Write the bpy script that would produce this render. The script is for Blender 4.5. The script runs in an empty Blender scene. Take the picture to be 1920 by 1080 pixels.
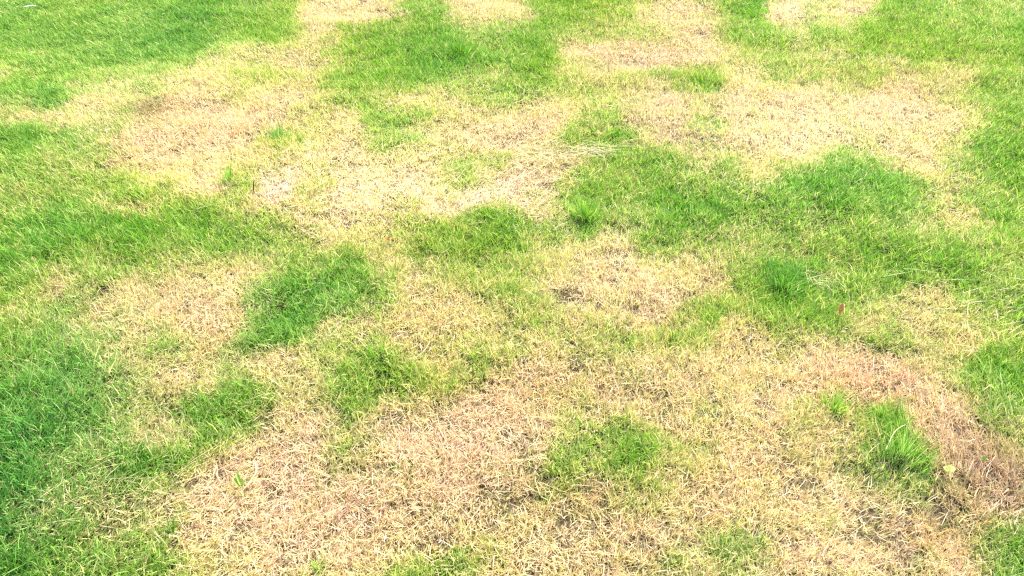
import bpy, math
import numpy as np

# ---------------------------------------------------------------- camera, world, sun, exposure
sc = bpy.context.scene
CAM_H, PITCH, HFOV = 1.6, math.radians(38.0), math.radians(65.0)
cam_d = bpy.data.cameras.new('camera')
cam = bpy.data.objects.new('camera', cam_d)
sc.collection.objects.link(cam)
cam.location = (0, 0, CAM_H)
cam.rotation_euler = (math.pi / 2 - PITCH, 0, 0)
cam_d.sensor_width = 36
cam_d.lens = 18 / math.tan(HFOV / 2)
cam_d.clip_start = 0.02
cam_d.clip_end = 500
sc.camera = cam

SUN_ELEV, SUN_AZ = math.radians(50), math.radians(38)      # azimuth clockwise from +Y (away from the camera)
world = bpy.data.worlds.new('World')
sc.world = world
world.use_nodes = True
wn = world.node_tree
sky = wn.nodes.new('ShaderNodeTexSky')
sky.sky_type = 'NISHITA'
sky.sun_disc = False
sky.sun_elevation = SUN_ELEV
sky.sun_rotation = SUN_AZ
wn.nodes['Background'].inputs['Strength'].default_value = 0.15
wn.links.new(sky.outputs[0], wn.nodes['Background'].inputs['Color'])
sun_d = bpy.data.lights.new('sun', 'SUN')
sun_d.energy = 5.0
sun_d.angle = math.radians(0.6)
sun_d.color = (1.0, 0.95, 0.86)
sun = bpy.data.objects.new('sun', sun_d)
sc.collection.objects.link(sun)
sun.rotation_euler = (math.pi / 2 - SUN_ELEV, 0, math.pi - SUN_AZ)   # light comes from that azimuth
sun.location = (3, 4, 6)
sc.view_settings.view_transform = 'Standard'
sc.view_settings.look = 'None'
sc.view_settings.exposure = 1.47
sc.view_settings.gamma = 1
sc.cycles.use_denoising = False
sc.cycles.filter_width = 1.35
sc.cycles.max_bounces = 8
sc.cycles.diffuse_bounces = 4
sc.cycles.transmission_bounces = 4
sc.cycles.transparent_max_bounces = 2

rng = np.random.default_rng(11)
PW, PH = 1920, 1080
FPX = PW / 2 / math.tan(HFOV / 2)
SP, CP = math.sin(PITCH), math.cos(PITCH)

def at(px, py, z=0.0):
    """point at height z where the photograph shows pixel (px, py)"""
    u = (px - PW / 2) / FPX
    v = (PH / 2 - py) / FPX
    dx, dy, dz = u, CP + v * SP, -SP + v * CP
    t = (z - CAM_H) / dz
    return np.array([dx * t, dy * t, z])

def to_photo(x, y, z):
    dz = z - CAM_H
    depth = y * CP - dz * SP
    depth = np.maximum(depth, 0.05)
    up = y * SP + dz * CP
    return PW / 2 + FPX * x / depth, PH / 2 - FPX * up / depth

# ---------------------------------------------------------------- noise
class Noise:
    def __init__(self, seed):
        self.t = np.random.default_rng(seed).random((256, 256))
    def __call__(self, x, y, f):
        X, Y = x * f + 1000.3, y * f + 1000.7
        xi, yi = np.floor(X).astype(int), np.floor(Y).astype(int)
        fx, fy = X - xi, Y - yi
        fx = fx * fx * (3 - 2 * fx); fy = fy * fy * (3 - 2 * fy)
        t = self.t
        a = t[xi % 256, yi % 256]; b = t[(xi + 1) % 256, yi % 256]
        c = t[xi % 256, (yi + 1) % 256]; d = t[(xi + 1) % 256, (yi + 1) % 256]
        return (a * (1 - fx) + b * fx) * (1 - fy) + (c * (1 - fx) + d * fx) * fy - 0.5
N = [Noise(s) for s in range(12)]
def fbm(k, x, y, f):
    return N[k](x, y, f) + 0.5 * N[k](x + 7.1, y - 3.3, f * 2.1) + 0.25 * N[k](x - 4.7, y + 9.2, f * 4.3)

# ---------------------------------------------------------------- survey of the lawn: 0 lush green ... 9 bleached dead, row by row from far to near
SURVEY = [
 "2222222111222378"+"8863378783233478"+"8522785773334344",
 "1111222112332365"+"2122234322445556"+"7643353322333332",
 "3322222234666765"+"3332212322688888"+"8765455533323333",
 "5322355467644564"+"2222345422556554"+"2377455445645533",
 "2116775677767764"+"3467654466555677"+"6787877668875433",
 "6676655789988866"+"7344678888855777"+"6488887778888643",
 "1112457999985367"+"8445789998433357"+"6678899876776532",
 "2354467888766576"+"8989754577764233"+"5457654445785422",
 "4444433469538955"+"9988546888433423"+"4456421222346643",
 "4424566432357668"+"8766888865433322"+"2122221223356443",
 "3212211232233567"+"7654332234414532"+"3354344334456763",
 "1311221244444434"+"4564322255677744"+"6445453332233443",
 "3344444666765443"+"2356544445788887"+"7643123432212244",
 "3465567777864322"+"2347665545577888"+"7642124345566344",
 "4444666678732223"+"4467776654665687"+"3353222356566543",
 "4445656567521266"+"7677656656555444"+"4788456564457753",
 "3334456566467754"+"4234653567655577"+"7888788887655422",
 "2323445677436663"+"2223446888777778"+"7788888888874222",
 "1223345543334676"+"2467789987667777"+"6788986588886542",
 "2122355643346787"+"5678889998666577"+"6788966653278863",
 "1124446534688876"+"5788898888654335"+"5777866542258985",
 "2344431246888976"+"6778887876445356"+"6788887655258997",
 "2344434678868887"+"7778888776557656"+"7888898876676789",
 "2345556787888978"+"8899998877777666"+"7887887888776678",
 "2344546577889888"+"8878888777777887"+"6657787788877634",
 "1233566667878888"+"8764435688888776"+"5455788887688732",
 "1124433466768767"+"7534556888889876"+"6556787887788752",
]
SV = np.array([[int(c) for c in r] for r in SURVEY], float)
assert SV.shape == (27, 48)

def sample_grid(G, px, py, cell):
    gx, gy = px / cell - 0.5, py / cell - 0.5
    H, W = G.shape
    gx = np.clip(gx, 0, W - 1.001); gy = np.clip(gy, 0, H - 1.001)
    xi, yi = gx.astype(int), gy.astype(int)
    fx, fy = gx - xi, gy - yi
    return (G[yi, xi] * (1 - fx) + G[yi, xi + 1] * fx) * (1 - fy) + (G[yi + 1, xi] * (1 - fx) + G[yi + 1, xi + 1] * fx) * fy

def dryness(x, y, z=0.02):
    """how dead the lawn is at a place on the ground, 0..1"""
    k = 1 + .25 * np.clip(y - 1.5, 0, 4)
    wx = x + (0.07 * fbm(0, x, y, 5.0) + 0.03 * N[1](x, y, 21)) * k
    wy = y + (0.09 * fbm(2, x, y, 5.0) + 0.03 * N[3](x, y, 21)) * k
    px, py = to_photo(wx, wy, z)
    d = np.interp(sample_grid(SV, px, py, 40.0), [0, 1, 2, 3, 4, 5, 6, 7, 8, 9], [.03, .10, .185, .28, .39, .54, .70, .82, .90, .96])
    # outside the surveyed ground the same kind of patches carry on
    out = np.maximum.reduce([-px, px - PW, -py * 2.0, py - PH]) / 260.0
    out = np.clip(out, 0, 1)
    far = np.clip(0.45 + 1.3 * fbm(4, x, y, 0.9) + 0.35 * fbm(5, x, y, 3.0), 0.05, 1)
    d = d * (1 - out) + far * out
    d = d + 0.12 * fbm(6, x, y, 8.0) + 0.17 * N[7](x, y, 24.0) + 0.14 * N[5](x, y, 55.0)
    return np.clip(d, 0, 1)

def relief(x, y):
    return 0.036 * fbm(8, x, y, 1.6) + 0.018 * N[9](x, y, 5.5)

# places where the photograph shows thin turf with dark earth in it: px, py, radius (m), strength
BARE = [(1066, 562, .062, 1.1), (1082, 512, .03, .8), (1868, 905, .07, .8), (1810, 810, .09, .75), (1120, 945, .06, .4), (640, 700, .04, .2),
        (1515, 895, .03, .8), (905, 915, .04, .6), (1150, 527, .02, .8), (860, 962, .05, .4), (1740, 960, .04, .4), (1895, 945, .06, .8),
        (1386, 770, .05, .5), (215, 915, .035, .6), (450, 987, .04, .6), (285, 203, .07, .45), (1240, 560, .04, .3), (1590, 860, .03, .6),
        (985, 930, .05, .4), (1690, 990, .05, .4), (500, 925, .03, .5), (1080, 960, .04, .5), (230, 965, .04, .5), (1700, 880, .03, .4)]
def bareness(x, y):
    b = np.zeros_like(x)
    for k, (px, py, r, s) in enumerate(BARE):
        s = s if k == 0 else s * .65
        c = at(px, py)
        xx = x + 0.03 * N[10](x, y, 30)
        b = np.maximum(b, s * np.exp(-(((xx - c[0]) / r) ** 2 + ((y - c[1]) / r) ** 2)))
    return b

# drifts of differently aged dead grass and of different green, darker and cooler towards the left: px, py, radius x, radius y (m), colour factors
DRIFT = [(1560, 250, .55, .25, (1.12, 1.12, 1.25)), (1250, 215, .5, .3, (1.05, 1.1, 1.1)), (700, 330, .5, .35, (1.1, 1.1, 1.22)), (500, 350, .12, .15, (1.06, 1.04, 1.12)), (1500, 25, .4, .5, (1.1, 1.1, 1.2)),
         (900, 370, .3, .15, (1.08, 1.08, 1.2)), (480, 100, .3, .2, (1.1, 1.15, 1.2)), (1170, 470, .25, .15, (1.08, 1.06, 1.2)), (500, 210, .3, .2, (1.05, 1.1, 1.0)), (1380, 640, .12, .1, (1.1, 1.12, 1.3)),
         (1850, 850, .12, .15, (.78, .755, .77)), (1760, 990, .12, .10, (.88, .84, .80)), (1880, 930, .12, .10, (.78, .755, .77)), (370, 240, .35, .3, (1.0, .96, .96)), (430, 235, .2, .15, (1.0, .96, .98)),
         (290, 205, .10, .09, (.72, .66, .68)), (1180, 95, .3, .2, (1.0, .95, .98)), (960, 720, .25, .12, (.98, .95, .94)), (800, 930, .3, .1, (.97, .94, .97)), (1640, 710, .15, .1, (1.0, .94, .94)),
         (1100, 930, .2, .08, (.88, .86, .78)), (1400, 860, .2, .1, (.98, .96, .94)), (1690, 170, .3, .2, (.98, .94, .95)),
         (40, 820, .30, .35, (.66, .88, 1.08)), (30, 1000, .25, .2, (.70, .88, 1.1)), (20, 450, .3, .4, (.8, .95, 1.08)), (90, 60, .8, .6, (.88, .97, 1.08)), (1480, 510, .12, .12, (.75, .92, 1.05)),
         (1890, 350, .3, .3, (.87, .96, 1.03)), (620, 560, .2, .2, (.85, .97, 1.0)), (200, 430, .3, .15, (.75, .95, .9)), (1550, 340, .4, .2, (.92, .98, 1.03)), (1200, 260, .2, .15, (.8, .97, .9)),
         (1640, 690, .2, .15, (1.0, .98, 1.05)), (850, 100, .3, .3, (.85, .97, 1.0))]
def drift(x, y, dry):
    f = np.zeros((len(x), 3))
    live = np.clip(1.15 - 1.5 * dry, 0, 1)[:, None]
    wx = x + .06 * fbm(1, x, y, 6); wy = y + .08 * fbm(4, x, y, 6)
    for px, py, rx, ry, c in DRIFT:
        q = at(px, py)
        w = np.exp(-(((wx - q[0]) / rx) ** 2 + ((wy - q[1]) / ry) ** 2))
        f += w[:, None] * np.log(np.array(c)) * (live if c[0] < c[1] else 1)
    return np.exp(np.clip(f, -.6, .45))

# lean of the blades: px, py, lean x, lean y (ground metres per metre of height), disorder
LEAN = [(150, 60, -.75, .1, .3), (500, 60, -.35, .1, .4), (900, 60, 0, .1, .4), (1500, 60, .05, .1, .4), (1850, 60, -.1, .1, .4),
        (100, 300, -.3, 0, .5), (400, 260, -.3, .1, .5), (700, 330, .2, -.3, .8), (1000, 330, .5, -.2, .9), (1300, 200, .05, .2, .3), (1600, 220, 0, .2, .3), (1850, 260, .2, .1, .5),
        (150, 450, .1, .1, .5), (400, 520, .2, 0, .9), (650, 520, .2, 0, .8), (900, 450, .1, .1, .6), (1150, 500, -.05, .3, .45), (1450, 420, .3, .0, .7), (1700, 420, .2, .05, .7), (1870, 450, .1, 0, .7),
        (100, 750, .4, .1, .8), (350, 700, .5, 0, .9), (650, 700, .2, 0, .9), (950, 750, .1, 0, .9), (1250, 680, .1, .3, .5), (1500, 650, .05, .3, .5), (1680, 600, .3, -.1, .9), (1850, 750, -.2, .3, .5),
        (100, 1000, .7, 0, .8), (350, 950, .9, 0, 1.0), (650, 900, .3, 0, .9), (900, 950, .3, 0, .9), (1250, 900, .2, .2, .6), (1450, 850, .15, .2, .6), (1600, 930, .8, .1, .55), (1800, 850, -.4, .4, .4), (1880, 1000, .3, .1, .8)]
LP = np.array(LEAN)
def lean(x, y):
    px, py = to_photo(x, y, 0)
    px = np.clip(px, 0, PW); py = np.clip(py, 0, PH)
    w = 1 / (((px[:, None] - LP[None, :, 0]) ** 2 + (1.4 * (py[:, None] - LP[None, :, 1])) ** 2) + 60.0 ** 2) ** 1.5
    w /= w.sum(1, keepdims=True)
    v = w @ LP[:, 2:5]
    return v[:, 0], v[:, 1], v[:, 2]

# ---------------------------------------------------------------- materials
def leaf_material(name, transl=0.35, rough=0.55, spec=0.25):
    m = bpy.data.materials.new(name)
    m.use_nodes = True
    nt = m.node_tree
    for n in list(nt.nodes): nt.nodes.remove(n)
    out = nt.nodes.new('ShaderNodeOutputMaterial')
    att = nt.nodes.new('ShaderNodeAttribute'); att.attribute_name = 'tint'
    pr = nt.nodes.new('ShaderNodeBsdfPrincipled')
    pr.inputs['Roughness'].default_value = rough
    pr.inputs['Specular IOR Level'].default_value = spec
    tr = nt.nodes.new('ShaderNodeBsdfTranslucent')
    mul = nt.nodes.new('ShaderNodeHueSaturation')
    mul.inputs['Saturation'].default_value = 1.1
    mul.inputs['Value'].default_value = 1.15
    mix = nt.nodes.new('ShaderNodeMixShader'); mix.inputs[0].default_value = transl
    nt.links.new(att.outputs['Color'], pr.inputs['Base Color'])
    nt.links.new(att.outputs['Color'], mul.inputs['Color'])
    nt.links.new(mul.outputs['Color'], tr.inputs['Color'])
    nt.links.new(pr.outputs[0], mix.inputs[1]); nt.links.new(tr.outputs[0], mix.inputs[2])
    nt.links.new(mix.outputs[0], out.inputs['Surface'])
    return m
M_GRASS = leaf_material('grass_blades', 0.38)
M_STRAW = leaf_material('dry_straw', 0.2, 0.5, 0.3)

def plain(name, col, rough=0.7, noise=0.3, scale=300):
    m = bpy.data.materials.new(name); m.use_nodes = True
    nt = m.node_tree; pr = nt.nodes['Principled BSDF']
    pr.inputs['Roughness'].default_value = rough
    tc = nt.nodes.new('ShaderNodeTexCoord'); nz = nt.nodes.new('ShaderNodeTexNoise')
    nz.inputs['Scale'].default_value = scale; nz.inputs['Detail'].default_value = 4
    rp = nt.nodes.new('ShaderNodeValToRGB')
    rp.color_ramp.elements[0].color = (*[c * (1 - noise) for c in col], 1)
    rp.color_ramp.elements[1].color = (*[min(1, c * (1 + noise)) for c in col], 1)
    rp.color_ramp.elements[0].position = .35; rp.color_ramp.elements[1].position = .65
    nt.links.new(tc.outputs['Object'], nz.inputs['Vector']); nt.links.new(nz.outputs['Fac'], rp.inputs[0])
    nt.links.new(rp.outputs[0], pr.inputs['Base Color'])
    return m

def ground_material():
    m = bpy.data.materials.new('earth_and_thatch'); m.use_nodes = True
    nt = m.node_tree; pr = nt.nodes['Principled BSDF']
    pr.inputs['Roughness'].default_value = 0.95; pr.inputs['Specular IOR Level'].default_value = 0.1
    tc = nt.nodes.new('ShaderNodeTexCoord')
    att = nt.nodes.new('ShaderNodeAttribute'); att.attribute_name = 'tint'
    n1 = nt.nodes.new('ShaderNodeTexNoise'); n1.inputs['Scale'].default_value = 160; n1.inputs['Detail'].default_value = 6
    n1.inputs['Roughness'].default_value = .7
    r1 = nt.nodes.new('ShaderNodeValToRGB')
    r1.color_ramp.elements[0].position = .40; r1.color_ramp.elements[1].position = .62
    r1.color_ramp.elements[0].color = (.22, .17, .13, 1); r1.color_ramp.elements[1].color = (1, 1, 1, 1)
    mx = nt.nodes.new('ShaderNodeMix'); mx.data_type = 'RGBA'; mx.blend_type = 'MULTIPLY'; mx.inputs[0].default_value = 1
    nt.links.new(tc.outputs['Object'], n1.inputs['Vector']); nt.links.new(n1.outputs['Fac'], r1.inputs[0])
    nt.links.new(att.outputs['Color'], mx.inputs[6]); nt.links.new(r1.outputs[0], mx.inputs[7])
    nt.links.new(mx.outputs[2], pr.inputs['Base Color'])
    bp = nt.nodes.new('ShaderNodeBump'); bp.inputs['Strength'].default_value = .8; bp.inputs['Distance'].default_value = .01
    nt.links.new(n1.outputs['Fac'], bp.inputs['Height']); nt.links.new(bp.outputs[0], pr.inputs['Normal'])
    return m

RAMP_T = np.array([0, .14, .28, .42, .56, .70, .84, 1.0])
RAMP_C = np.array([
    (.118, .272, .036), (.198, .378, .052), (.292, .452, .080), (.400, .500, .125),
    (.545, .540, .205), (.690, .605, .265), (.775, .625, .350), (.785, .605, .395)])
def ramp(t):
    return np.stack([np.interp(t, RAMP_T, RAMP_C[:, k]) for k in range(3)], -1)

# ---------------------------------------------------------------- mesh building
def mesh_from(name, co, quads, tris, tint, mat, smooth=True):
    me = bpy.data.meshes.new(name)
    nv = len(co)
    me.vertices.add(nv); me.vertices.foreach_set('co', co.astype(np.float32).ravel())
    nq, nt_ = len(quads), len(tris)
    loops = np.concatenate([quads.ravel(), tris.ravel()]).astype(np.int32)
    me.loops.add(len(loops)); me.loops.foreach_set('vertex_index', loops)
    me.polygons.add(nq + nt_)
    st = np.concatenate([np.arange(nq) * 4, nq * 4 + np.arange(nt_) * 3]).astype(np.int32)
    me.polygons.foreach_set('loop_start', st)
    me.update(calc_edges=True)
    if tint is not None:
        a = me.attributes.new('tint', 'FLOAT_COLOR', 'POINT')
        c = np.ones((nv, 4), np.float32); c[:, :3] = tint
        a.data.foreach_set('color', c.ravel())
    me.materials.append(mat)
    if smooth:
        me.polygons.foreach_set('use_smooth', np.ones(nq + nt_, bool))
    me.validate()
    return me

def blades(base, az, lean_v, curl, length, width, col, tipcol=None, nseg=3, face=None):
    """arrays of blades. base (n,3); lean_v (n,2) tilt at the root; curl: extra tilt (n,) toward az direction at the tip"""
    n = len(base)
    L = length
    ts = np.linspace(0, 1, nseg + 1)
    dirx, diry = np.cos(az), np.sin(az)
    fa = rng.uniform(0, 2 * np.pi, n) if face is None else face
    sx, sy = np.cos(fa), np.sin(fa)
    p = base.copy()
    pts = []
    for k, t in enumerate(ts):
        tx = lean_v[:, 0] + dirx * curl * t ** 1.3
        ty = lean_v[:, 1] + diry * curl * t ** 1.3
        tz = np.ones(n) - 0.28 * curl * t ** 2
        d = np.stack([tx, ty, tz], -1); d /= np.linalg.norm(d, axis=1, keepdims=True)
        if k: p = p + d * (L / nseg)[:, None]
        s = np.stack([sx, sy, np.zeros(n)], -1)
        s = s - d * (s * d).sum(1, keepdims=True); s /= np.maximum(np.linalg.norm(s, axis=1, keepdims=True), 1e-4)
        pts.append((p.copy(), s, d))
    nvb = 2 * nseg + 1
    co = np.empty((n, nvb, 3))
    wprof = [.75, 1.0, .8, .45][:nseg] if nseg >= 3 else [.85, .9]
    for k in range(nseg):
        w = (width * wprof[k] / 2)[:, None]
        co[:, 2 * k] = pts[k][0] - pts[k][1] * w
        co[:, 2 * k + 1] = pts[k][0] + pts[k][1] * w
    co[:, -1] = pts[nseg][0]
    # keep every point above the soil
    co[:, 2:, 2] = np.maximum(co[:, 2:, 2], base[:, None, 2] + 0.002)
    i0 = (np.arange(n) * nvb)[:, None]
    quads = np.concatenate([i0 + np.array([2 * k, 2 * k + 1, 2 * k + 3, 2 * k + 2]) for k in range(nseg - 1)]) if nseg > 1 else np.zeros((0, 4), int)
    tris = i0 + np.array([2 * nseg - 2, 2 * nseg - 1, 2 * nseg])
    tint = np.repeat(col[:, None, :], nvb, 1)
    if tipcol is not None:
        tint[:, -1] = tipcol
        if nseg >= 3: tint[:, -3:-1] = (tint[:, -3:-1] + tipcol[:, None]) / 2
    return co.reshape(-1, 3), quads, tris, tint.reshape(-1, 3)

def merge(parts):
    co, q, t, c = [], [], [], []
    off = 0
    for a, b, d, e in parts:
        co.append(a); q.append(b + off); t.append(d + off); c.append(e); off += len(a)
    return np.concatenate(co), np.concatenate(q), np.concatenate(t), np.clip(np.concatenate(c), .01, .85)

def link(name, me, label=None, cat=None, kind=None, group=None, parent=None, loc=None):
    o = bpy.data.objects.new(name, me)
    sc.collection.objects.link(o)
    if label: o['label'] = label
    if cat: o['category'] = cat
    if kind: o['kind'] = kind
    if group: o['group'] = group
    if parent: o.parent = parent
    if loc is not None: o.location = loc
    return o

# ---------------------------------------------------------------- ground: one sheet, fine near the camera, coarse to the horizon
def build_ground():
    xs = np.unique(np.concatenate([np.linspace(-5.5, 5.5, 441), -np.geomspace(5.6, 200, 28), np.geomspace(5.6, 200, 28)]))
    ys = np.unique(np.concatenate([np.linspace(-1, 8.5, 381), -np.geomspace(1.1, 200, 28), np.geomspace(8.7, 200, 28)]))
    X, Y = np.meshgrid(xs, ys); x, y = X.ravel(), Y.ravel()
    z = relief(x, y)
    d = dryness(x, y)
    wide = 4.0
    green = np.array((.055, .085, .022)); straw = np.array((.20, .15, .09))
    tint = green + (straw - green) * (d ** 1.2)[:, None]
    b = np.clip(bareness(x, y), 0, 1)[:, None]
    tint = tint * (1 - b) + np.array((.11, .08, .05)) * b
    # beyond the mown blades the turf is seen only as a sheet
    far = np.clip((np.maximum(np.abs(x) - 4.9, y - 7.6) / 0.6), 0, 1)[:, None]
    tint = tint * (1 - far) + (ramp(d) * 0.5) * far
    co = np.stack([x, y, z], -1)
    W, H = len(xs), len(ys)
    i = (np.arange(H - 1)[:, None] * W + np.arange(W - 1)[None]).ravel()
    quads = np.stack([i, i + 1, i + 1 + W, i + W], -1)
    me = mesh_from('ground', co, quads, np.zeros((0, 3), int), tint, ground_material())
    link('ground', me, 'brown earth and thatch showing through the worn lawn', 'ground', 'structure')
build_ground()

# ---------------------------------------------------------------- the lawn itself
def scatter(n, x0, x1, y0, y1, wedge):
    x = rng.uniform(x0, x1, n); y = rng.uniform(y0, y1, n)
    if wedge is not None:
        half = 0.64 * (y * CP + CAM_H * SP) + wedge
        k = np.abs(x) < half
        x, y = x[k], y[k]
    return x, y

def lawn_blades(x, y, per, wscale, nseg, tall=1.0):
    """tillers at x, y; each grows `per` blades fanning from one root"""
    d = dryness(x, y)
    bare = bareness(x, y)
    clump = fbm(11, x, y, 14.0)
    keep = rng.random(len(x)) < np.clip(1.02 - 0.95 * bare - 1.2 * np.clip(-clump - 0.15, 0, 1), 0.06, 1)
    x, y, d, clump, bare = x[keep], y[keep], d[keep], clump[keep], bare[keep]
    lx, ly, dis = lean(x, y)
    z = relief(x, y)
    n = len(x)
    tid = np.repeat(np.arange(n), per)
    m = len(tid)
    dd = d[tid] + rng.normal(0, .07, m) + (rng.normal(0, .085, n))[tid]
    # in half-dead turf single blades are plainly green or plainly dead
    mid = np.clip(1 - np.abs(d[tid] - .5) / .42, 0, 1)
    flip = rng.random(m)
    dd = np.where(flip < .24 * mid, dd - .26, np.where(flip < .5 * mid, dd + .24, dd))
    dd = np.where((rng.random(m) < .05) & (d[tid] < .4), dd + rng.uniform(.25, .55, m), dd)
    dd = np.where((rng.random(m) < .05) & (d[tid] > .6), dd - rng.uniform(.2, .45, m), dd)
    dd = np.clip(dd, 0, 1)
    g = np.clip(1 - d[tid] * 1.25, 0, 1)
    length = (0.023 + 0.017 * g) * np.exp(rng.normal(0, .28, m)) * tall * (1 + .5 * np.clip(clump[tid], -.4, .5))
    length *= np.where(bare[tid] > .4, .75, 1)
    for px, py, rad, f in ((1830, 850, .16, .5), (60, 750, .3, .25), (250, 430, .3, .25), (1690, 840, .14, .2), (1500, 520, .15, .15)):
        q = at(px, py)
        length *= 1 + f * np.exp(-((x[tid] - q[0]) ** 2 + (y[tid] - q[1]) ** 2) / rad ** 2)
    width = (0.0019 + 0.0006 * g) * np.exp(rng.normal(0, .22, m)) * wscale
    ta = rng.uniform(0, 2 * np.pi, m)
    spread = (0.16 + .42 * dis[tid]) * np.abs(rng.normal(0, 1, m)) * (1.25 - .45 * g)
    flat = rng.random(m) < (.06 + .16 * (1 - g)) * dis[tid]
    spread = np.where(flat, spread + 1.6, spread)
    lv = np.stack([lx[tid] + spread * np.cos(ta), ly[tid] + spread * np.sin(ta)], -1)
    curl = np.abs(rng.normal(.25, .45, m)) + .35 * g
    az = ta + rng.normal(0, .9, m)
    jr = 0.006
    base = np.stack([x[tid] + rng.normal(0, jr, m), y[tid] + rng.normal(0, jr, m), z[tid] - .002], -1)
    col = ramp(dd)
    # tone and wear: cooler and warmer drifts, plus blade to blade variation
    cool = fbm(3, x, y, 1.3)[tid] + rng.normal(0, .12, m)
    pink = np.clip(fbm(5, x, y, 2.4)[tid] * 1.0 + rng.normal(0, .25, m), -1, 1)
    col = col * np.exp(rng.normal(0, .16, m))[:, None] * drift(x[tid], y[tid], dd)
    col[:, 0] *= 1 - .25 * np.clip(cool, -.6, .6) * g
    col[:, 2] *= 1 + .35 * np.clip(cool, -.6, .8) * g
    col[:, 1] *= 1 - .07 * pink * (1 - g)
    col[:, 2] *= 1 + .16 * pink * (1 - g)
    old = rng.random(m) < .07 * (1 - g)
    col[old] *= np.array((.55, .48, .42))
    tip = col * np.array((1.06, 1.03, 1.0)) + np.where((rng.random(m) < .3)[:, None] & (g > .3)[:, None], np.array((.10, .05, .02)), 0)
    return blades(base, az, lv, curl, length, width, col, tip, nseg)

def litter(x, y, wscale):
    """short dead blades lying flat in the thatch"""
    d = dryness(x, y); bare = bareness(x, y)
    keep = rng.random(len(x)) < np.clip((.15 + .85 * d) * (1 + 1.6 * np.clip(fbm(11, x, y, 14.0) + .05, -.6, .3)) - .85 * bare, .03, 1)
    x, y, d = x[keep], y[keep], d[keep]
    m = len(x)
    a = rng.uniform(0, 2 * np.pi, m)
    lv = np.stack([np.cos(a), np.sin(a)], -1) * rng.uniform(2.0, 9.0, m)[:, None]
    base = np.stack([x, y, relief(x, y) + rng.uniform(.001, .012, m)], -1)
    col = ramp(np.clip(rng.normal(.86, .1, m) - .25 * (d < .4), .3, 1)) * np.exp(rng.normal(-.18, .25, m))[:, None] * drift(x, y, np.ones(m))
    return blades(base, a + rng.normal(0, 1.2, m), lv, rng.normal(0, .8, m), rng.uniform(.015, .042, m), rng.uniform(.0012, .0026, m) * wscale, col, None, 2)

import os
Q = float(os.environ.get('LAWN_Q', '1'))
parts = []
# near: y .7-2.3
x, y = scatter(int(12500 * 2 * 3.0 * 1.7 * Q), -3.0, 3.0, .65, 2.35, 1.0)
parts.append(lawn_blades(x, y, 6, .92, 3))
x, y = scatter(int(9000 * 6.0 * 1.7 * Q), -3.0, 3.0, .65, 2.35, 1.0)
parts.append(litter(x, y, 1.0))
# middle
x, y = scatter(int(13500 * 7.4 * 1.45 * Q), -3.7, 3.7, 2.35, 3.8, 1.0)
parts.append(lawn_blades(x, y, 4, 1.0, 3, .92))
x, y = scatter(int(8000 * 7.4 * 1.45 * Q), -3.7, 3.7, 2.35, 3.8, 1.0)
parts.append(litter(x, y, 1.2))
# far
x, y = scatter(int(12000 * 9.8 * 2.1 * Q), -4.9, 4.9, 3.8, 5.9, 1.0)
parts.append(lawn_blades(x, y, 4, 1.15, 2, .85))
x, y = scatter(int(4200 * 9.8 * 2.1 * Q), -4.9, 4.9, 3.8, 5.9, 1.0)
parts.append(litter(x, y, 1.5))
# round about, outside the picture
x, y = scatter(int(4200 * 11 * 9 * Q), -5.5, 5.5, -.8, 8.2, None)
half = 0.64 * (y * CP + CAM_H * SP) + .97
k = (np.abs(x) > half) | (y < .65) | (y > 5.9)
parts.append(lawn_blades(x[k], y[k], 4, 1.7, 2))
co, q, t, c = merge(parts)
print('lawn blades', len(t), 'verts', len(co))
link('grass', mesh_from('grass', co, q, t, c, M_GRASS), 'short patchy lawn turf, lush green in places and straw dry in others', 'grass', 'stuff')
del parts, co, q, t, c

# ---------------------------------------------------------------- loose clippings too many to count
def straws(n, cx, cy, rx, ry, ang, spread, lo, hi, zlift=(.014, .034), dark=0.):
    c = at(cx, cy)
    x = c[0] + rng.normal(0, rx, n); y = c[1] + rng.normal(0, ry, n)
    a = ang + rng.normal(0, spread, n)
    lv = np.stack([np.cos(a), np.sin(a)], -1) * rng.uniform(6, 20, n)[:, None]
    z = relief(x, y) + rng.uniform(*zlift, n)
    col = ramp(rng.uniform(.74, .98, n)) * rng.uniform(.62 - dark, .85 - dark, n)[:, None]
    return blades(np.stack([x, y, z], -1), a + rng.normal(0, 1.2, n), lv, rng.normal(0, 2.2, n), rng.uniform(lo, hi, n), rng.uniform(.0010, .0017, n) * np.clip(c[1] / 2.2, .8, 1.5), col, None, 4)
sp = [straws(55, 1060, 288, .13, .05, .05, .45, .06, .15), straws(30, 1010, 305, .07, .06, -.7, .4, .06, .12),
      straws(40, 1110, 283, .05, .03, -.5, .4, .06, .12),
      straws(50, 905, 360, .2, .12, .5, .5, .05, .11), straws(70, 720, 320, .28, .14, .55, .5, .05, .11), straws(60, 900, 180, .3, .1, .1, .6, .05, .1),
      straws(18, 1770, 545, .12, .08, -.5, .4, .05, .13), straws(40, 1860, 600, .10, .08, .3, .6, .05, .1),
      straws(50, 480, 950, .25, .08, .35, .35, .04, .10), straws(22, 330, 940, .15, .06, .6, .4, .04, .09), straws(60, 760, 960, .25, .1, .3, .8, .03, .08),
      straws(60, 1650, 940, .22, .08, .7, .3, .03, .06), straws(8, 1420, 415, .1, .05, .0, .3, .04, .09), straws(12, 90, 930, .14, .12, .8, .4, .04, .1),
      straws(40, 1545, 525, .05, .04, -.9, .8, .04, .07), straws(60, 580, 590, .3, .2, .3, .9, .03, .08)]
co, q, t, c = merge(sp)
link('straw_clippings', mesh_from('straw_clippings', co, q, t, c, M_STRAW), 'pale dry clippings strewn over the lawn', 'clippings', 'stuff')

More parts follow.
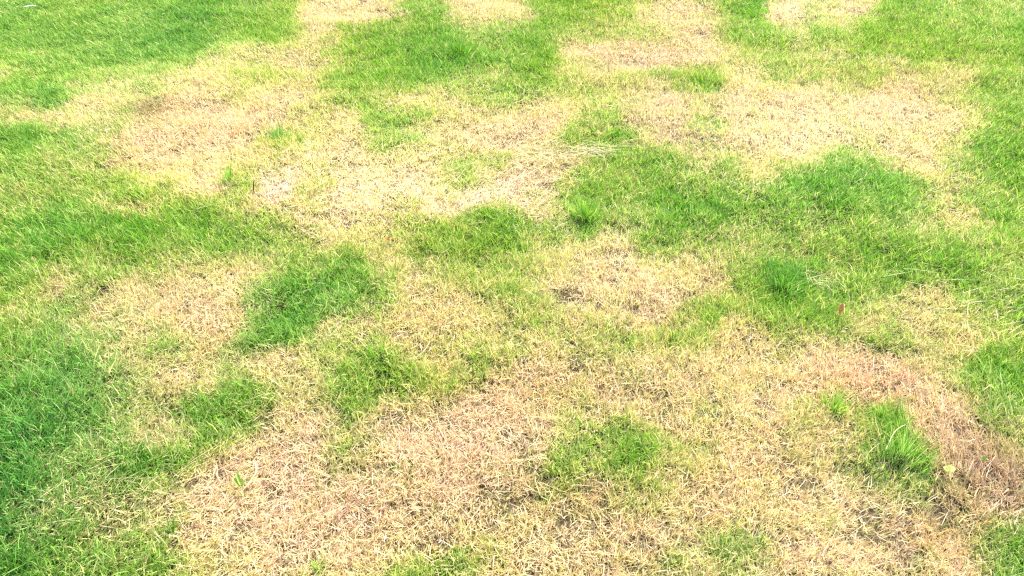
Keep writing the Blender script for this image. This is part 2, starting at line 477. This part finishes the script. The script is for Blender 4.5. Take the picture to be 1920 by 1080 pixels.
# ---------------------------------------------------------------- taller tufts, each a thing
def tuft(name, label, px, py, radius, height, n, dmean, fan=.9, leanx=0., width=.003, cat='grass tuft', dsd=.05, group=None, cool=0.):
    c = at(px, py); c[2] = relief(np.array([c[0]]), np.array([c[1]]))[0]
    r = radius * np.minimum(np.abs(rng.normal(0, .55, n)), 1.15); a = rng.uniform(0, 2 * np.pi, n)
    base = np.stack([r * np.cos(a), r * np.sin(a) * .8, np.full(n, -.004)], -1)
    k = r / radius
    lv = np.stack([np.cos(a) * k * fan * .6 + leanx + rng.normal(0, .15, n), np.sin(a) * k * fan * .6 + rng.normal(0, .15, n)], -1)
    L = height * (1 - .3 * np.minimum(k, 1.5)) * np.exp(rng.normal(-.06, .32, n))
    dead = rng.random(n) < .12; L[dead] *= .6
    col = ramp(np.clip(np.where(dead, .8, rng.normal(dmean, dsd + .04, n)), 0, 1)) * np.exp(rng.normal(0, .15, n))[:, None]
    col[:, 2] *= 1 + cool; col[:, 0] *= 1 - .4 * cool
    tip = col * 1.08
    p = blades(base, a + rng.normal(0, .6, n), lv, np.abs(rng.normal(.5, .4, n)) * fan, L, width * np.exp(rng.normal(0, .2, n)), col, tip, 4)
    me = mesh_from(name, *merge([p]), M_GRASS)
    return link(name, me, label, cat, None, group, None, c)

G = 'taller green tufts standing in the lawn'
tuft('grass_tuft', 'bright green spiky tuft fanning above the pale patch in the centre', 1098, 412, .06, .092, 320, .17, 1.0, .1, .0026, group=G)
tuft('grass_tuft', 'tallest long-bladed green tuft beside the brown hollow at lower right', 1692, 858, .08, .085, 330, .25, .55, .05, .0022, group=G, cool=.15, dsd=.11)
tuft('grass_tuft', 'dark green clump among lighter turf near the top centre', 862, 108, .12, .065, 460, .03, 1., 0, .004, group=G)
tuft('grass_tuft', 'dark lush green clump above the small rust leaf', 1470, 540, .10, .065, 420, .08, 1., .1, .003, group=G, cool=.2)
tuft('grass_tuft', 'small upright bright green tuft left of the thin dark twig', 432, 350, .03, .075, 90, .17, .7, -.1, .003, group=G)
tuft('grass_tuft', 'short yellow green tuft in the dry turf left of the tallest tuft', 1565, 765, .045, .06, 150, .33, .9, 0, .003, group=G)
tuft('grass_tuft', 'lone blue green clump in the left dry patch near the top', 527, 258, .085, .05, 240, .12, 1., 0, .0035, group=G, cool=.3)
tuft('grass_tuft', 'little green tuft at the lower edge of the frame left of centre', 600, 1072, .025, .035, 50, .24, 1.1, 0, .0036, group=G)
tuft('grass_tuft', 'little bright green tuft in dry turf at lower left', 322, 1000, .02, .035, 50, .2, 1.3, 0, .0038, group=G)

# ---------------------------------------------------------------- leaves, twig, scrap
def leaf_mesh(name, L, W, mat, thick=.0006, cup=.25, bend=.35, lobes=0., nu=10, nw=6, notch=0.):
    """solid little leaf lying along +Y from its stalk, cupped and bent"""
    vs = []; top = []
    for s in (1, -1):
        for i in range(nu + 1):
            t = i / nu
            w = W / 2 * (math.sin(math.pi * min(1, t * .97 + .015)) ** .62) * (1 + lobes * math.sin(t * 21))
            for j in range(nw + 1):
                k = j / nw * 2 - 1
                z = cup * abs(k) ** 1.6 * w + bend * L * (t * t) * .5 + s * thick / 2
                vs.append((k * w, t * L - notch * L * (1 - abs(k)) * (1 - t) * 0, z))
    n1 = (nu + 1) * (nw + 1); fs = []
    for i in range(nu):
        for j in range(nw):
            a = i * (nw + 1) + j
            fs.append((a, a + 1, a + nw + 2, a + nw + 1)); b = a + n1
            fs.append((b + nw + 1, b + nw + 2, b + 1, b))
    for i in range(nu):
        for j in (0, nw):
            a = i * (nw + 1) + j; f = (a, a + nw + 1, a + nw + 1 + n1, a + n1)
            fs.append(f if j == 0 else f[::-1])
    for i in (0, nu):
        for j in range(nw):
            a = i * (nw + 1) + j; f = (a, a + n1, a + n1 + 1, a + 1)
            fs.append(f if i == 0 else f[::-1])
    me = bpy.data.meshes.new(name); me.from_pydata(vs, [], fs); me.update()
    me.materials.append(mat)
    for p in me.polygons: p.use_smooth = True
    return me

def tube(name, pts, radii, mat, ns=7):
    pts = [np.array(p, float) for p in pts]; vs = []; fs = []
    for i, p in enumerate(pts):
        d = pts[min(i + 1, len(pts) - 1)] - pts[max(i - 1, 0)]; d /= np.linalg.norm(d)
        u = np.cross(d, (.3, .2, 1.0)); u /= np.linalg.norm(u); v = np.cross(d, u)
        for k in range(ns):
            a = 2 * math.pi * k / ns
            vs.append(tuple(p + radii[i] * (math.cos(a) * u + math.sin(a) * v)))
    for i in range(len(pts) - 1):
        for k in range(ns):
            fs.append((i * ns + k, i * ns + (k + 1) % ns, (i + 1) * ns + (k + 1) % ns, (i + 1) * ns + k))
    fs.append(tuple(range(ns))[::-1]); fs.append(tuple((len(pts) - 1) * ns + k for k in range(ns)))
    me = bpy.data.meshes.new(name); me.from_pydata(vs, [], fs); me.update(); me.materials.append(mat)
    for p in me.polygons: p.use_smooth = True
    return me

def empty_at(name, px, py, z, rot, label, cat, group=None):
    o = link(name, None, label, cat, group=group)
    c = at(px, py, z); o.location = c; o.rotation_euler = rot
    return o

R = math.radians
M_RUST = plain('rust_brown_leaf', (.60, .20, .06), .6, .3, 400)
M_RED = plain('red_brown_leaf', (.28, .07, .03), .6, .4, 400)
M_DARK = plain('dark_bark', (.10, .035, .022), .85, .4, 500)
M_WHITE = plain('white_scrap', (.72, .72, .68), .6, .12, 150)
M_LIME = plain('fresh_yellow_green_leaf', (.38, .48, .07), .45, .25, 150)
M_STALK = plain('pale_stalk', (.62, .56, .33), .55, .15, 200)

e = empty_at('fallen_leaf', 1574, 589, .028, (R(62), R(8), R(-4)), 'small rust brown leaf standing upright in green grass right of centre', 'leaf')
link('leaf_blade', leaf_mesh('leaf_blade', .036, .014, M_RUST, cup=.5, bend=.15), parent=e)
link('stalk', tube('stalk', [(0, .002, 0), (.0005, -.006, -.001), (.002, -.013, -.003)], [.0006, .0005, .0004], M_DARK), parent=e)

e = empty_at('fallen_leaf', 726, 453, .030, (R(35), R(20), R(15)), 'tiny curled reddish leaf in yellowish turf left of centre', 'leaf')
link('leaf_blade', leaf_mesh('leaf_blade', .014, .012, M_RUST, cup=.7, bend=.6), parent=e)
link('stalk', tube('stalk', [(0, .012, .002), (.004, .017, .004), (.009, .018, .006)], [.0007, .0006, .0004], M_DARK), parent=e)

tw = tube('twig', [(0, 0, -.03), (.001, .003, .010), (.005, .007, .030), (.009, .012, .050)], [.0014, .0030, .0026, .0010], M_DARK)
o = link('twig', tw, 'thin dark brown twig sticking up from the bleached patch at upper left', 'twig'); o.location = at(475, 362, .026)

# white scrap: a curled strip in the far left corner
vs = []; fs = []
for i in range(13):
    t = i / 12; w = .0055 * (1 - .55 * abs(2 * t - 1) ** 2)
    for j in range(7):
        a = math.radians(-70 + 140 * j / 6)
        vs.append(((t - .5) * .072, math.sin(a) * w + .003 * math.sin(t * 4), .006 * t + w * math.cos(a) * .9))
for i in range(12):
    for j in range(6):
        a = i * 7 + j; fs.append((a, a + 7, a + 8, a + 1))
me = bpy.data.meshes.new('paper_scrap'); me.from_pydata(vs, [], fs); me.update(); me.materials.append(M_WHITE)
for p in me.polygons: p.use_smooth = True
o = link('paper_scrap', me, 'small curled white scrap lying on green grass in the far left corner', 'litter')
md = o.modifiers.new('thickness', 'SOLIDIFY'); md.thickness = .0008
o.location = at(56, 13, .052); o.rotation_euler = (0, 0, R(6))

# broad-leaved seedling beside the brown hollow
e = empty_at('weed_seedling', 1776, 889, .020, (0, 0, 0), 'small round-leaved yellow green seedling right of the tallest tuft', 'weed')
for a, L, W, tilt in ((-62, .017, .017, 12), (55, .015, .015, 18), (-5, .013, .012, 35)):
    l = link('leaf', leaf_mesh('leaf', L, W, M_LIME, cup=.25, bend=.1), parent=e); l.rotation_euler = (R(tilt), 0, R(a)); l.location = (0, 0, .012)
link('stem', tube('stem', [(0, 0, -.02), (.001, 0, -.004), (0, 0, .013)], [.0009, .0008, .0007], M_LIME), parent=e)

e = empty_at('weed_seedling', 452, 912, .018, (0, 0, R(18)), 'broad upright yellow green weed leaves in the dry turf at lower left', 'weed')
for a, L, W, tilt, x in ((10, .040, .010, 48, 0), (38, .026, .009, 40, -.003), (-16, .022, .008, 60, .004)):
    l = link('leaf', leaf_mesh('leaf', L, W, M_LIME, cup=.4, bend=.3), parent=e); l.rotation_euler = (R(tilt), 0, R(a)); l.location = (x, 0, 0)

e = empty_at('weed_seedling', 1843, 868, .020, (0, 0, R(-10)), 'narrow yellow green weed sprout among brown blades at lower right', 'weed')
for a, L, W, tilt in ((-18, .022, .006, 60), (22, .018, .006, 50)):
    l = link('leaf', leaf_mesh('leaf', L, W, M_LIME, cup=.4, bend=.2), parent=e); l.rotation_euler = (R(tilt), 0, R(a))

# long stalks lying on top of the turf
SG = 'long pale stalks lying on the turf'
def stalk(label, pxs, r=.0011, z=.040):
    pts = [at(px, py, z + dz) for px, py, dz in pxs]
    c = pts[0].copy()
    # smooth through the given points
    P = []
    for i in range(len(pts) - 1):
        p0 = pts[max(i - 1, 0)]; p1 = pts[i]; p2 = pts[i + 1]; p3 = pts[min(i + 2, len(pts) - 1)]
        for s in range(5):
            t = s / 5
            P.append(.5 * ((2 * p1) + (-p0 + p2) * t + (2 * p0 - 5 * p1 + 4 * p2 - p3) * t * t + (-p0 + 3 * p1 - 3 * p2 + p3) * t ** 3))
    P.append(pts[-1]); n = len(P)
    me = tube('dry_stalk', [p - c for p in P], [r * (1 - .6 * i / n) for i in range(n)], M_STALK, 5)
    o = link('dry_stalk', me, label, 'stalk', group=SG); o.location = c
stalk('long bent straw running down to the right over the green edge at upper centre', [(1092, 274, 0), (1108, 281, .004), (1122, 288, .002), (1129, 291, -.004)], .0017)
stalk('straight straw lying level along the top of the straw heap', [(1004, 277, 0), (1030, 276, .004), (1062, 275, .004), (1092, 274, 0)], .0013)
stalk('pair-forming pale straw slanting right across the heap of clippings', [(1010, 291, 0), (1024, 297, .004), (1037, 305, 0)], .0016)
stalk('long straw sweeping up towards the straw heap from the lower left', [(960, 339, 0), (985, 328, .004), (1014, 313, .003), (1032, 303, 0)], .0013)
stalk('thin pale straw lying level on the green at right of centre', [(1693, 504, 0), (1716, 505, .004), (1742, 509, .002), (1758, 511, -.004)], .0009)
stalk('thin straw slanting down to the right at the dry tip right of centre', [(1752, 525, 0), (1770, 529, .004), (1787, 536, 0)], .0009)
stalk('whitish crooked stalk beside the broad weed leaves at lower left', [(479, 868, 0), (480, 884, .005), (473, 897, .003), (462, 911, .002), (452, 923, -.002)], .0013, .045)
stalk('pale stalk curving over the dark green patch left of centre', [(806, 640, 0), (797, 655, .004), (783, 668, .004), (765, 674, 0)], .0008)
stalk('long straw slanting up from the centre tuft towards the lower left', [(1040, 428, 0), (1052, 421, .003), (1064, 417, .002)], .0010, .045)
stalk('pale kinked stalk bending over the tallest tuft at lower right', [(1660, 845, 0), (1676, 812, .02), (1690, 800, .025), (1697, 797, .02)], .0011, .05)
